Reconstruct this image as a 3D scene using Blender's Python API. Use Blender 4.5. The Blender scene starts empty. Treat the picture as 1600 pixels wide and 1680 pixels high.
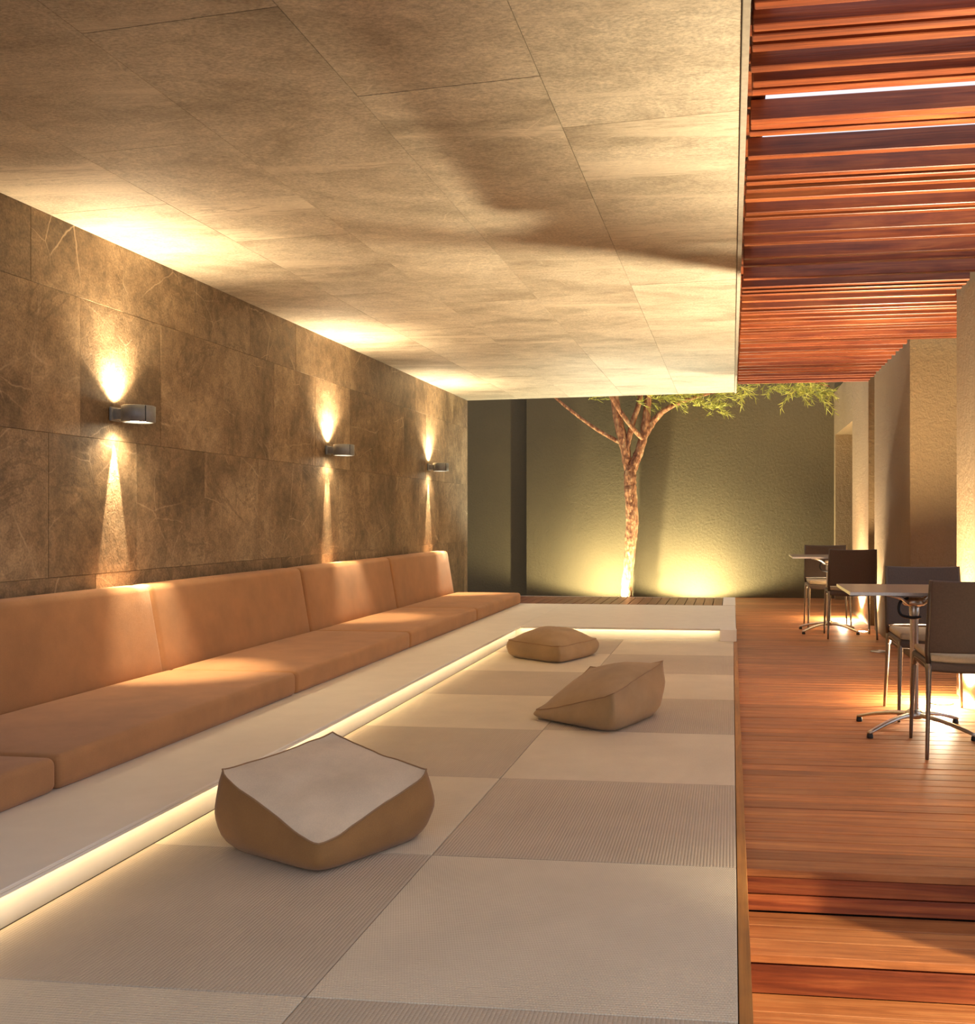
import bpy, bmesh, math, random
from mathutils import Vector, Matrix, noise as mnoise
R = random.Random(7)
S = bpy.context.scene
col = S.collection
PI = math.pi

# ------------------------------------------------------------------ camera
CAM_Z = 1.12
F_PX, CX, CY = 1650.0, 1001.0, 850.0
YAW = math.atan(200.0 / F_PX)
cs, sn = math.cos(YAW), math.sin(YAW)
cd = bpy.data.cameras.new('camera')
cam = bpy.data.objects.new('camera', cd)
col.objects.link(cam)
cam.location = (0, 0, CAM_Z)
cam.rotation_euler = (PI / 2, 0, YAW)
cd.sensor_fit = 'HORIZONTAL'
cd.sensor_width = 36.0
cd.lens = 36.0 * F_PX / 1600.0
cd.shift_x = -(CX - 800.0) / 1600.0
cd.shift_y = (CY - 840.0) / 1600.0
cd.clip_start = 0.05
S.camera = cam

# ------------------------------------------------------------------ world, exposure
w = bpy.data.worlds.new('dusk_sky')
S.world = w
w.use_nodes = True
wb = w.node_tree.nodes['Background']
wb.inputs[0].default_value = (0.76, 0.77, 0.88, 1)
wb.inputs[1].default_value = 1.0
S.view_settings.view_transform = 'Standard'
S.view_settings.look = 'None'
S.view_settings.exposure = 0.45
S.view_settings.gamma = 1.0
S.view_settings.use_curve_mapping = False

WARM = (1.0, 0.75, 0.46)
WARM2 = (1.0, 0.81, 0.53)


# a photo pixel at forward distance d -> world point
def px(u, v, d):
    r = (u - CX) / F_PX
    return Vector((d * (-sn + r * cs), d * (cs + r * sn), CAM_Z + d * (CY - v) / F_PX))


# ------------------------------------------------------------------ node helpers
def new_mat(name):
    m = bpy.data.materials.new(name)
    m.use_nodes = True
    nt = m.node_tree
    b = nt.nodes['Principled BSDF']
    return m, nt, b


def nd(nt, typ, **kw):
    n = nt.nodes.new(typ)
    for k, v in kw.items():
        if k == 'ins':
            for a, c in v.items():
                n.inputs[a].default_value = c
        else:
            setattr(n, k, v)
    return n


def coords(nt, scale=(1, 1, 1), rnd=True):
    tc = nd(nt, 'ShaderNodeTexCoord')
    mp = nd(nt, 'ShaderNodeMapping')
    mp.inputs['Scale'].default_value = scale
    if rnd:
        oi = nd(nt, 'ShaderNodeObjectInfo')
        mu = nd(nt, 'ShaderNodeMath', operation='MULTIPLY', ins={1: 61.0})
        nt.links.new(oi.outputs['Random'], mu.inputs[0])
        ad = nd(nt, 'ShaderNodeVectorMath', operation='ADD')
        nt.links.new(tc.outputs['Object'], ad.inputs[0])
        nt.links.new(mu.outputs[0], ad.inputs[1])
        nt.links.new(ad.outputs[0], mp.inputs['Vector'])
    else:
        nt.links.new(tc.outputs['Object'], mp.inputs['Vector'])
    return mp.outputs[0]


def noise(nt, vec, scale, detail=4, rough=.55, dist=0.0):
    n = nd(nt, 'ShaderNodeTexNoise', ins={'Scale': scale, 'Detail': detail, 'Roughness': rough, 'Distortion': dist})
    nt.links.new(vec, n.inputs['Vector'])
    return n.outputs['Fac']


def ramp(nt, fac, stops, interp='LINEAR'):
    r = nd(nt, 'ShaderNodeValToRGB')
    r.color_ramp.interpolation = interp
    e = r.color_ramp.elements
    while len(e) < len(stops):
        e.new(0.5)
    for i, (p, c) in enumerate(stops):
        e[i].position = p
        e[i].color = (*c, 1) if len(c) == 3 else c
    nt.links.new(fac, r.inputs[0])
    return r.outputs[0]


def mix(nt, fac, a, b, blend='MIX'):
    m = nd(nt, 'ShaderNodeMix', data_type='RGBA', blend_type=blend)
    for sock, v in ((m.inputs[0], fac), (m.inputs[6], a), (m.inputs[7], b)):
        if isinstance(v, (int, float)):
            sock.default_value = v
        elif isinstance(v, tuple):
            sock.default_value = (*v, 1)
        else:
            nt.links.new(v, sock)
    return m.outputs[2]


def math2(nt, op, a, b=None):
    m = nd(nt, 'ShaderNodeMath', operation=op)
    for s, v in ((m.inputs[0], a), (m.inputs[1], b)):
        if v is None:
            continue
        if isinstance(v, (int, float)):
            s.default_value = v
        else:
            nt.links.new(v, s)
    return m.outputs[0]


def bump(nt, b, h, strength=.3, dist=.01):
    n = nd(nt, 'ShaderNodeBump', ins={'Strength': strength, 'Distance': dist})
    nt.links.new(h, n.inputs['Height'])
    nt.links.new(n.outputs[0], b.inputs['Normal'])


def rand_value(nt, lo, hi):
    oi = nd(nt, 'ShaderNodeObjectInfo')
    mr = nd(nt, 'ShaderNodeMapRange', ins={3: lo, 4: hi})
    nt.links.new(oi.outputs['Random'], mr.inputs[0])
    return mr.outputs[0]


def plain(name, c, rough=.5, metal=0.0, nscale=40, var=.12, bmp=.08):
    m, nt, b = new_mat(name)
    v = coords(nt)
    n = noise(nt, v, nscale, 5)
    lo = tuple(x * (1 - var) for x in c)
    hi = tuple(min(1, x * (1 + var)) for x in c)
    nt.links.new(ramp(nt, n, [(.3, lo), (.7, hi)]), b.inputs['Base Color'])
    b.inputs['Roughness'].default_value = rough
    b.inputs['Metallic'].default_value = metal
    if bmp:
        bump(nt, b, n, bmp, .004)
    return m


def emit(name, c, s):
    m, nt, b = new_mat(name)
    b.inputs['Base Color'].default_value = (*c, 1)
    b.inputs['Emission Color'].default_value = (*c, 1)
    b.inputs['Emission Strength'].default_value = s
    return m


def mat_stone(name, dark, mid, light, vein, vein_amt, stretch=(1, 1, 1), rough=.55, vmask=.45, bmpk=.5, mott=1.0, band=0.0, tone=(.82, 1.16)):
    m, nt, b = new_mat(name)
    v = coords(nt, stretch)
    n1 = noise(nt, v, 1.7, 9, .62, .6)
    n2 = noise(nt, v, 14, 8, .7, .3)
    n3 = noise(nt, v, 90, 4, .7)
    c = ramp(nt, n1, [(.28, dark), (.5, mid), (.74, light)])
    c2 = ramp(nt, n2, [(.3, (.5, .5, .5)), (.68, (1.36, 1.33, 1.28))])
    c = mix(nt, .8 * mott, c, c2, 'MULTIPLY')
    c3 = ramp(nt, n3, [(.35, (.62, .62, .62)), (.65, (1.3, 1.3, 1.3))])
    c = mix(nt, .75, c, c3, 'MULTIPLY')
    if band:
        vb = coords(nt, (.35, 2.6, 1))
        nb = noise(nt, vb, 1.0, 6, .6, .5)
        bf = ramp(nt, nb, [(.57, (0, 0, 0)), (.63, (1, 1, 1)), (.70, (1, 1, 1)), (.74, (.2, .2, .2))])
        c = mix(nt, math2(nt, 'MULTIPLY', bf, band), c, vein)
        vb2 = coords(nt, (.8, 7, 1))
        nr = noise(nt, vb2, 1.0, 7, .65, .8)
        cr = ramp(nt, math2(nt, 'ABSOLUTE', math2(nt, 'SUBTRACT', nr, .5)), [(0.0, (1, 1, 1)), (.02, (0, 0, 0))])
        cr = mix(nt, 1.0, cr, bf, 'MULTIPLY')
        c = mix(nt, math2(nt, 'MULTIPLY', cr, .75), c, dark)
    # thin pale veins and scratches
    dis = nd(nt, 'ShaderNodeTexNoise', ins={'Scale': 3.0, 'Detail': 4.0, 'Roughness': .6})
    nt.links.new(v, dis.inputs['Vector'])
    mxv = nd(nt, 'ShaderNodeMix', data_type='VECTOR', ins={0: .07})
    nt.links.new(v, mxv.inputs[4])
    nt.links.new(dis.outputs['Color'], mxv.inputs[5])

    def crack(scale, wdt, rnd):
        vo = nd(nt, 'ShaderNodeTexVoronoi', feature='DISTANCE_TO_EDGE', ins={'Scale': scale, 'Randomness': rnd})
        nt.links.new(mxv.outputs[1], vo.inputs['Vector'])
        return ramp(nt, vo.outputs['Distance'], [(0.0, (1, 1, 1)), (wdt * .4, (.45, .45, .45)), (wdt, (0, 0, 0))])
    vf = mix(nt, 1.0, crack(1.25, .007, 1.0), crack(2.3, .008, .9), 'ADD')
    mk = ramp(nt, noise(nt, v, 2.4, 3), [(vmask, (0, 0, 0)), (vmask + .18, (1, 1, 1))])
    vf = mix(nt, 1.0, vf, mk, 'MULTIPLY')
    fac = math2(nt, 'MULTIPLY', vf, vein_amt)
    c = mix(nt, fac, c, vein)
    # dark cracks
    wv = nd(nt, 'ShaderNodeTexNoise', ins={'Scale': 1.1, 'Detail': 9.0, 'Roughness': .68, 'Distortion': 1.2})
    nt.links.new(v, wv.inputs['Vector'])
    ab = math2(nt, 'ABSOLUTE', math2(nt, 'SUBTRACT', wv.outputs['Fac'], .56))
    ck = ramp(nt, ab, [(0.0, (1, 1, 1)), (.018, (0, 0, 0))])
    c = mix(nt, math2(nt, 'MULTIPLY', ck, .55 * mott), c, dark)
    # tile-to-tile tone
    tone = rand_value(nt, *tone)
    cmb = nd(nt, 'ShaderNodeCombineColor')
    for i in range(3):
        nt.links.new(tone, cmb.inputs[i])
    c = mix(nt, 1.0, c, cmb.outputs[0], 'MULTIPLY')
    nt.links.new(c, b.inputs['Base Color'])
    b.inputs['Roughness'].default_value = rough
    h = math2(nt, 'ADD', math2(nt, 'MULTIPLY', n2, .6), math2(nt, 'MULTIPLY', n3, .3))
    bump(nt, b, h, bmpk, .012)
    return m


def mat_wood(name, dark, mid, light, axis='X', rough=.42, tone=(.75, 1.2), bmpk=.25):
    m, nt, b = new_mat(name)
    sc = {'X': (1.2, 22, 22), 'Y': (22, 1.2, 22)}[axis]
    v = coords(nt, sc)
    n1 = noise(nt, v, 1.0, 7, .62, 1.1)
    sc2 = {'X': (3, 140, 140), 'Y': (140, 3, 140)}[axis]
    v2 = coords(nt, sc2)
    n2 = noise(nt, v2, 1.0, 3, .6)
    c = ramp(nt, n1, [(.27, dark), (.5, mid), (.75, light)])
    c = mix(nt, .7, c, ramp(nt, n2, [(.3, (.7, .66, .62)), (.7, (1.15, 1.15, 1.15))]), 'MULTIPLY')
    v3 = coords(nt, (1, 1, 1))
    blot = ramp(nt, noise(nt, v3, 7, 4, .6), [(.3, (.78, .74, .72)), (.62, (1.06, 1.06, 1.06))])
    c = mix(nt, .7, c, blot, 'MULTIPLY')
    t = rand_value(nt, *tone)
    cmb = nd(nt, 'ShaderNodeCombineColor')
    for i in range(3):
        nt.links.new(t, cmb.inputs[i])
    c = mix(nt, 1.0, c, cmb.outputs[0], 'MULTIPLY')
    nt.links.new(c, b.inputs['Base Color'])
    b.inputs['Roughness'].default_value = rough
    bump(nt, b, math2(nt, 'ADD', n1, math2(nt, 'MULTIPLY', n2, .5)), bmpk, .004)
    return m


def mat_stucco(name, c, k=1.0, scale=120):
    m, nt, b = new_mat(name)
    v = coords(nt, rnd=False)
    n = noise(nt, v, scale, 6, .75)
    big = noise(nt, v, 1.3, 5, .6)
    n2 = noise(nt, v, scale * .35, 3, .5)
    a = ramp(nt, n, [(.3, tuple(x * .93 for x in c)), (.66, tuple(min(1, x * 1.06) for x in c))])
    a = mix(nt, .6, a, ramp(nt, big, [(.3, (.85, .85, .85)), (.7, (1.1, 1.1, 1.1))]), 'MULTIPLY')
    nt.links.new(a, b.inputs['Base Color'])
    b.inputs['Roughness'].default_value = .9
    bump(nt, b, math2(nt, 'ADD', n, n2), .75 * k, .012)
    return m


def mat_fabric(name, c, weave=.0022, rough=.9, var=.12, bmpk=.25, sheen=.15):
    m, nt, b = new_mat(name)
    v = coords(nt)
    sep = nd(nt, 'ShaderNodeSeparateXYZ')
    nt.links.new(v, sep.inputs[0])
    k = 2 * PI / weave
    sx = math2(nt, 'SINE', math2(nt, 'MULTIPLY', math2(nt, 'ADD', sep.outputs[0], sep.outputs[2]), k))
    sy = math2(nt, 'SINE', math2(nt, 'MULTIPLY', math2(nt, 'ADD', sep.outputs[1], sep.outputs[2]), k))
    wv = math2(nt, 'MULTIPLY', sx, sy)
    n = noise(nt, v, 5, 4, .6)
    nf = noise(nt, v, 300, 2, .5)
    cc = ramp(nt, n, [(.3, tuple(x * (1 - var) for x in c)), (.7, tuple(min(1, x * (1 + var)) for x in c))])
    cc = mix(nt, .5, cc, ramp(nt, nf, [(.3, (.86, .86, .86)), (.7, (1.08, 1.08, 1.08))]), 'MULTIPLY')
    nt.links.new(cc, b.inputs['Base Color'])
    b.inputs['Roughness'].default_value = rough
    b.inputs['Sheen Weight'].default_value = sheen
    bump(nt, b, math2(nt, 'ADD', math2(nt, 'MULTIPLY', wv, .3), n), bmpk, .003)
    return m


def mat_tatami(name, c, rib_axis):
    """woven rush: ribs every 10 mm, each rib a chain of small oval stitches"""
    m, nt, b = new_mat(name)
    tc = nd(nt, 'ShaderNodeTexCoord')
    sep = nd(nt, 'ShaderNodeSeparateXYZ')
    nt.links.new(tc.outputs['Object'], sep.inputs[0])
    a, q = (sep.outputs[0], sep.outputs[1]) if rib_axis == 'Y' else (sep.outputs[1], sep.outputs[0])
    p, s = .0095, .0065
    sa = math2(nt, 'MULTIPLY', a, PI / p)
    rib = math2(nt, 'ABSOLUTE', math2(nt, 'SINE', sa))
    cell = math2(nt, 'FLOOR', math2(nt, 'DIVIDE', a, p))
    ph = math2(nt, 'MULTIPLY', cell, PI / 2)
    st = math2(nt, 'ABSOLUTE', math2(nt, 'SINE', math2(nt, 'ADD', math2(nt, 'MULTIPLY', q, PI / s), ph)))
    h = math2(nt, 'MULTIPLY', math2(nt, 'POWER', rib, .55), math2(nt, 'ADD', math2(nt, 'MULTIPLY', st, .45), .55))
    v = coords(nt)
    n = noise(nt, v, 3, 4, .6)
    cc = ramp(nt, n, [(.3, tuple(x * .93 for x in c)), (.7, tuple(min(1, x * 1.07) for x in c))])
    nt.links.new(cc, b.inputs['Base Color'])
    b.inputs['Roughness'].default_value = .72
    bump(nt, b, h, .55, .0035)
    return m


M = {}
M['wall_tile'] = mat_stone('brown_slate', (.080, .053, .028), (.235, .164, .094), (.38, .285, .175), (.56, .43, .28), .65)
M['ceil_tile'] = mat_stone('beige_slate', (.28, .235, .17), (.47, .41, .31), (.59, .525, .41), (.66, .57, .43), .6, (.75, 1.25, 1.0), .6, .50, .35, .5, .55, (.94, 1.06))
M['grout'] = plain('dark_grout', (.16, .12, .08), .95)
M['conc'] = plain('grey_render', (.35, .31, .25), .9)
M['slat'] = mat_wood('red_hardwood', (.11, .022, .010), (.29, .070, .022), (.48, .155, .046), 'X', .38, (.7, 1.25))
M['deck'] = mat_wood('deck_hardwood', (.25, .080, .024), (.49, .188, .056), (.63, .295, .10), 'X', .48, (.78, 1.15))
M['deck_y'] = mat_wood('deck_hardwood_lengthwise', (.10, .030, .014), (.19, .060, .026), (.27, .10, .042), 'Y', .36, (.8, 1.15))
M['edge'] = mat_wood('oak_edging', (.26, .10, .018), (.42, .17, .032), (.52, .235, .055), 'Y', .5, (.98, 1.02))
M['under'] = plain('dark_underlay', (.025, .015, .010), .95)
M['white'] = plain('cream_solid_surface', (.80, .75, .65), .5, 0, 8, .03, .02)
M['mat_l'] = mat_tatami('rush_sheen_pale', (.66, .57, .42), 'X')  # paler copy: the sheen of this weave direction is put into the colour
M['mat_d'] = mat_tatami('rush_sheen_dark', (.505, .42, .31), 'Y')  # same rush, turned weave: its weaker sheen painted as a darker colour
M['cush'] = mat_fabric('tan_upholstery', (.40, .198, .078), .0025)
M['pouf_top'] = mat_fabric('sand_canvas', (.68, .56, .40), .002)
M['pouf_side'] = mat_fabric('mustard_brown_canvas', (.27, .135, .040), .002)
M['pouf_tan'] = mat_fabric('olive_tan_canvas', (.36, .235, .11), .002)
M['pipe'] = mat_fabric('brown_seam', (.30, .17, .075), .002)
M['back_wall'] = mat_stucco('olive_stucco', (.094, .066, .025), .8, 90)
M['pier'] = mat_stucco('sand_stucco', (.235, .148, .064), 1.5, 60)
M['alu'] = plain('brushed_aluminium', (.62, .58, .50), .32, 1.0, 80, .08, .03)
M['alu_d'] = plain('dark_bronze_metal', (.10, .075, .055), .4, .6, 60, .1, .03)
M['sconce'] = plain('blue_grey_metal', (.24, .265, .285), .42, .35, 60, .08, .03)
M['chair_back'] = plain('taupe_mesh', (.085, .058, .042), .6, 0, 120, .12, .15)
M['chair_seat'] = plain('beige_seat', (.46, .37, .24), .55, 0, 90, .08, .08)
M['chair_frame'] = plain('champagne_frame', (.24, .20, .155), .32, .75, 60, .08, .03)
M['ttop'] = plain('warm_grey_laminate', (.30, .22, .15), .28, .1, 50, .08, .02)
M['black'] = plain('black_rubber', (.012, .012, .013), .45, 0, 50, .1, .05)
M['ground'] = plain('garden_soil', (.05, .04, .028), .95, 0, 9, .3, .5)
M['lens_w'] = emit('lit_lens', (1, .86, .60), 25)
M['lens_b'] = emit('lit_lens_bright', (1, .90, .66), 60)
M['lens_off'] = plain('frosted_glass', (.55, .50, .40), .2, 0, 50, .05, .02)
M['led'] = emit('led_strip_glow', (1, .76, .44), 12)


def mat_bark():
    m, nt, b = new_mat('flaky_bark')
    v = coords(nt, (1, 1, .45), rnd=False)
    vo = nd(nt, 'ShaderNodeTexVoronoi', ins={'Scale': 26.0})
    nt.links.new(v, vo.inputs['Vector'])
    n = noise(nt, v, 16, 6, .7)
    c = ramp(nt, n, [(.32, (.11, .032, .012)), (.5, (.36, .15, .055)), (.68, (.60, .38, .18))])
    c = mix(nt, .5, c, ramp(nt, vo.outputs['Distance'], [(.0, (1.2, 1.15, 1.1)), (.6, (.5, .4, .35))]), 'MULTIPLY')
    nt.links.new(c, b.inputs['Base Color'])
    b.inputs['Roughness'].default_value = .85
    bump(nt, b, math2(nt, 'ADD', n, vo.outputs['Distance']), .9, .02)
    return m


M['bark'] = mat_bark()


def mat_leaf():
    m, nt, b = new_mat('needle_green')
    v = coords(nt, rnd=False)
    n = noise(nt, v, 9, 3)
    nt.links.new(ramp(nt, n, [(.3, (.24, .25, .03)), (.7, (.52, .46, .07))]), b.inputs['Base Color'])
    b.inputs['Roughness'].default_value = .6
    return m


M['leaf'] = mat_leaf()


# ------------------------------------------------------------------ mesh helpers
def obj(name, bm, mat, parent=None, smooth=False, loc=None):
    me = bpy.data.meshes.new(name)
    bm.normal_update()
    bm.to_mesh(me)
    bm.free()
    if smooth:
        for p in me.polygons:
            p.use_smooth = True
    me.materials.append(mat)
    o = bpy.data.objects.new(name, me)
    col.objects.link(o)
    if loc is not None:
        o.location = loc
    if parent is not None:
        o.parent = parent
    return o


def inst(name, me, loc, parent=None, rotz=0.0):
    o = bpy.data.objects.new(name, me)
    col.objects.link(o)
    o.location = loc
    o.rotation_euler = (0, 0, rotz)
    if parent is not None:
        o.parent = parent
    return o


def empty(name, loc=(0, 0, 0), rz=0.0):
    o = bpy.data.objects.new(name, None)
    o.empty_display_size = .1
    col.objects.link(o)
    o.location = loc
    o.rotation_euler = (0, 0, rz)
    return o


def tag(o, label, cat=None, group=None, kind=None):
    o['label'] = label
    if cat:
        o['category'] = cat
    if group:
        o['group'] = group
    if kind:
        o['kind'] = kind
    return o


def add_box(bm, x0, x1, y0, y1, z0, z1, bev=0.0, seg=2):
    r = bmesh.ops.create_cube(bm, size=1.0)
    vs = r['verts']
    for v in vs:
        v.co = Vector((x0 + (v.co.x + .5) * (x1 - x0), y0 + (v.co.y + .5) * (y1 - y0), z0 + (v.co.z + .5) * (z1 - z0)))
    if bev:
        es = list({e for v in vs for e in v.link_edges})
        bmesh.ops.bevel(bm, geom=es, offset=bev, segments=seg, affect='EDGES', profile=.5)


def box(name, x0, x1, y0, y1, z0, z1, mat, parent=None, bev=0.0, seg=2, smooth=False):
    bm = bmesh.new()
    add_box(bm, x0, x1, y0, y1, z0, z1, bev, seg)
    return obj(name, bm, mat, parent, smooth)


def add_prism(bm, pts, z0, z1):
    lo = [bm.verts.new((x, y, z0)) for x, y in pts]
    hi = [bm.verts.new((x, y, z1)) for x, y in pts]
    n = len(pts)
    bm.faces.new(lo[::-1])
    bm.faces.new(hi)
    for i in range(n):
        bm.faces.new((lo[i], lo[(i + 1) % n], hi[(i + 1) % n], hi[i]))


def add_lathe(bm, prof, n=24, cx=0, cy=0, cap=True):
    rings = []
    for r, z in prof:
        rings.append([bm.verts.new((cx + r * math.cos(2 * PI * k / n), cy + r * math.sin(2 * PI * k / n), z)) for k in range(n)])
    for a, b in zip(rings, rings[1:]):
        for k in range(n):
            bm.faces.new((a[k], a[(k + 1) % n], b[(k + 1) % n], b[k]))
    if cap:
        bm.faces.new(rings[0][::-1])
        bm.faces.new(rings[-1])


def add_tube(bm, pts, rad, n=10, flat=1.0, up=None):
    """tube along points; rad number or list; flat squashes the section along its second axis"""
    pts = [Vector(p) for p in pts]
    if isinstance(rad, (int, float)):
        rad = [rad] * len(pts)
    rings = []
    ref = Vector(up) if up else Vector((0, 0, 1))
    t0 = (pts[1] - pts[0]).normalized()
    if abs(t0.dot(ref)) > .9:
        ref = Vector((1, 0, 0)) if abs(t0.x) < .9 else Vector((0, 1, 0))
    a = t0.cross(ref).normalized()
    for i, p in enumerate(pts):
        t = (pts[min(i + 1, len(pts) - 1)] - pts[max(i - 1, 0)]).normalized()
        a = (a - t * a.dot(t)).normalized()
        b = t.cross(a)
        rings.append([bm.verts.new(p + rad[i] * (a * math.cos(2 * PI * k / n) + b * (flat * math.sin(2 * PI * k / n)))) for k in range(n)])
    for r0, r1 in zip(rings, rings[1:]):
        for k in range(n):
            bm.faces.new((r0[k], r0[(k + 1) % n], r1[(k + 1) % n], r1[k]))
    bm.faces.new(rings[0][::-1])
    bm.faces.new(rings[-1])
    return rings


def smooth_path(pts, n=6):
    pts = [Vector(p) for p in pts]
    out = []
    for i in range(len(pts) - 1):
        p0 = pts[max(i - 1, 0)]; p1 = pts[i]; p2 = pts[i + 1]; p3 = pts[min(i + 2, len(pts) - 1)]
        for k in range(n):
            t = k / n
            out.append(.5 * ((2 * p1) + (p2 - p0) * t + (2 * p0 - 5 * p1 + 4 * p2 - p3) * t * t + (3 * p1 - p0 - 3 * p2 + p3) * t ** 3))
    out.append(pts[-1])
    return out


def add_rounded_box(bm, sx, sy, sz, r, nx, ny, nz, crown=(0, 0, 0), fn=None):
    """closed rounded box centred on the origin with half sizes sx, sy, sz; crown puffs each pair of faces"""
    key = {}

    def axis(s, n):
        inner = s - r
        pts = [-s, -s + .3 * r, -s + .65 * r] + [-inner + 2 * inner * i / n for i in range(n + 1)] + [s - .65 * r, s - .3 * r, s]
        return pts

    ax, ay, az = axis(sx, nx), axis(sy, ny), axis(sz, nz)

    def vert(x, y, z):
        k = (round(x, 6), round(y, 6), round(z, 6))
        if k in key:
            return key[k]
        q = Vector((max(-sx + r, min(sx - r, x)), max(-sy + r, min(sy - r, y)), max(-sz + r, min(sz - r, z))))
        d = Vector((x, y, z)) - q
        p = q + d.normalized() * r
        fx, fy, fz = 1 - (x / sx) ** 2, 1 - (y / sy) ** 2, 1 - (z / sz) ** 2
        p.x += crown[0] * (x / sx) * fy * fz
        p.y += crown[1] * (y / sy) * fx * fz
        p.z += crown[2] * (z / sz) * (max(fx, 0) ** .5) * (max(fy, 0) ** .5)
        if fn:
            p = fn(p)
        key[k] = bm.verts.new(p)
        return key[k]

    def face(A, B, f, flip):
        for i in range(len(A) - 1):
            for j in range(len(B) - 1):
                q = [f(A[i], B[j]), f(A[i + 1], B[j]), f(A[i + 1], B[j + 1]), f(A[i], B[j + 1])]
                if flip:
                    q.reverse()
                bm.faces.new(q)

    face(ax, ay, lambda a, b: vert(a, b, sz), False)
    face(ax, ay, lambda a, b: vert(a, b, -sz), True)
    face(ax, az, lambda a, b: vert(a, -sy, b), False)
    face(ax, az, lambda a, b: vert(a, sy, b), True)
    face(ay, az, lambda a, b: vert(sx, a, b), False)
    face(ay, az, lambda a, b: vert(-sx, a, b), True)


def spot(name, loc, target, power, color, size_deg, blend, radius, parent=None):
    l = bpy.data.lights.new(name, 'SPOT')
    l.energy = power
    l.color = color
    l.spot_size = math.radians(size_deg)
    l.spot_blend = blend
    l.shadow_soft_size = radius
    o = bpy.data.objects.new(name, l)
    col.objects.link(o)
    d = Vector(target) - Vector(loc)
    o.rotation_euler = d.to_track_quat('-Z', 'Y').to_euler()
    o.location = loc
    if parent is not None:
        o.parent = parent
        o.matrix_parent_inverse = Matrix.Translation(-parent.location) if parent.rotation_euler.z == 0 else Matrix.Identity(4)
    return o


# ------------------------------------------------------------------ main dimensions
XW = -3.17            # stone wall
ZC = 2.54             # ceiling
XE = .028             # right edge of the ceiling
XP = 1.415            # face of the right-hand piers
YB = 14.30            # back wall
ZT = .12              # tatami surface
ZP = .215             # raised cream platform
YN = -1.6             # how far the room runs behind the camera
YC = .75              # near edge of the ceiling, overhead and out of view
STEP1, STEP2 = 3.245, 2.925
Z1, Z2 = -.135, -.25

# ------------------------------------------------------------------ left wall with slate tiles
wl = box('wall_left', XW - .30, XW - .014, YN, 11.85, -.3, 3.1, M['grout'])
tag(wl, 'long left wall clad in large brown slate tiles', kind='structure')
zr = [.20, .84, 1.52, 2.20, ZC]
TW = .70
wall_meshes = {}


def tile_mesh(L, H):
    k = (round(L, 3), round(H, 3))
    if k not in wall_meshes:
        bm = bmesh.new()
        add_box(bm, -.014, 0, 0.0008, L - .0008, .0008, H - .0008, .0007, 1)
        me = bpy.data.meshes.new('wall_tile')
        bm.to_mesh(me); bm.free()
        me.materials.append(M['wall_tile'])
        wall_meshes[k] = me
    return wall_meshes[k]


for r in range(4):
    y = YN - [.0, .35, .12, .47][r]
    while y < 11.84:
        a, b = max(y, YN), min(y + TW, 11.85)
        if b - a > .03:
            inst('tile', tile_mesh(b - a, zr[r + 1] - zr[r]), (XW + R.uniform(-.0012, .0008), a, zr[r]), wl)
        y += TW

# ------------------------------------------------------------------ ceiling with slate tiles, its far edge slightly skewed
SK = (11.45 - 11.85) / (XE - XW)     # dy per dx of the cross joints


def skew(x):
    return SK * (x - XW)


bm = bmesh.new()
add_prism(bm, [(XW - .3, YC), (XE, YC), (XE, 11.85 + skew(XE)), (XW - .3, 11.85 + skew(XW - .3))], ZC + .012, ZC + .42)
ce = obj('ceiling', bm, M['grout'])
tag(ce, 'broad flat ceiling of pale beige slate slabs', kind='structure')
NCOL = 5
CWI = (XE - XW) / NCOL
for c in range(NCOL):
    xa, xb = XW + c * CWI + .0012, XW + (c + 1) * CWI - .0012
    y = 11.85 - [0, .62, .2, .85, .42][c]
    cuts = [11.85]
    while y > YC + .3:
        if y < 11.84:
            cuts.append(y)
        y -= 1.25
    cuts.append(YC)
    for hi, lo in zip(cuts, cuts[1:]):
        if hi - lo < .05:
            continue
        y0 = lo + .0012
        y1 = hi - .0012
        bm = bmesh.new()
        ym = (y0 + y1) / 2
        f0 = 0 if lo == YC else 1
        pts = [(xa, y0 + f0 * skew(xa)), (xb, y0 + f0 * skew(xb)), (xb, y1 + skew(xb)), (xa, y1 + skew(xa))]
        cx, cy = (xa + xb) / 2, ym
        add_prism(bm, [(p[0] - cx, p[1] - cy) for p in pts], 0, .0125)
        o = obj('tile', bm, M['ceil_tile'], ce)
        o.location = (cx, cy, ZC + R.uniform(-.0008, .0004))

bm = bmesh.new()
add_box(bm, XE + .001, XE + .024, YC, 11.44, ZC - .012, ZC + .42, .002, 1)
o = obj('trim_1', bm, M['conc'])
tag(o, 'narrow stone edge strip along the open side of the ceiling', kind='structure')

# ------------------------------------------------------------------ platform body, tatami mats, cream surround
pf = empty('floor_platform')
tag(pf, 'raised floor of checkered tatami mats with cream surround', kind='structure')
box('base', XW, .012, YN, 8.25, -.30, ZT - .024, M['under'], pf)
XL, XJ, XR = -1.765, -.885, .0135
MAT = .89
mm = {}
for side in ('l', 'd'):
    for wdt in (XJ - XL, XR - XJ):
        bm = bmesh.new()
        add_rounded_box(bm, wdt / 2 - .0012, MAT / 2 - .0012, .012, .003, 2, 2, 1)
        me = bpy.data.meshes.new('tatami_mat')
        bm.normal_update(); bm.to_mesh(me); bm.free()
        for p in me.polygons:
            p.use_smooth = False
        me.materials.append(M['mat_' + side])
        mm[side, round(wdt, 3)] = me
for k in range(-4, 7):
    for ci, (a, b) in enumerate(((XL, XJ), (XJ, XR))):
        kind = 'd' if (k + ci) % 2 == 0 else 'l'
        inst('tatami_mat', mm[kind, round(b - a, 3)], ((a + b) / 2, 2.01 + MAT * (k + .5), ZT - .012), pf)
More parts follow.
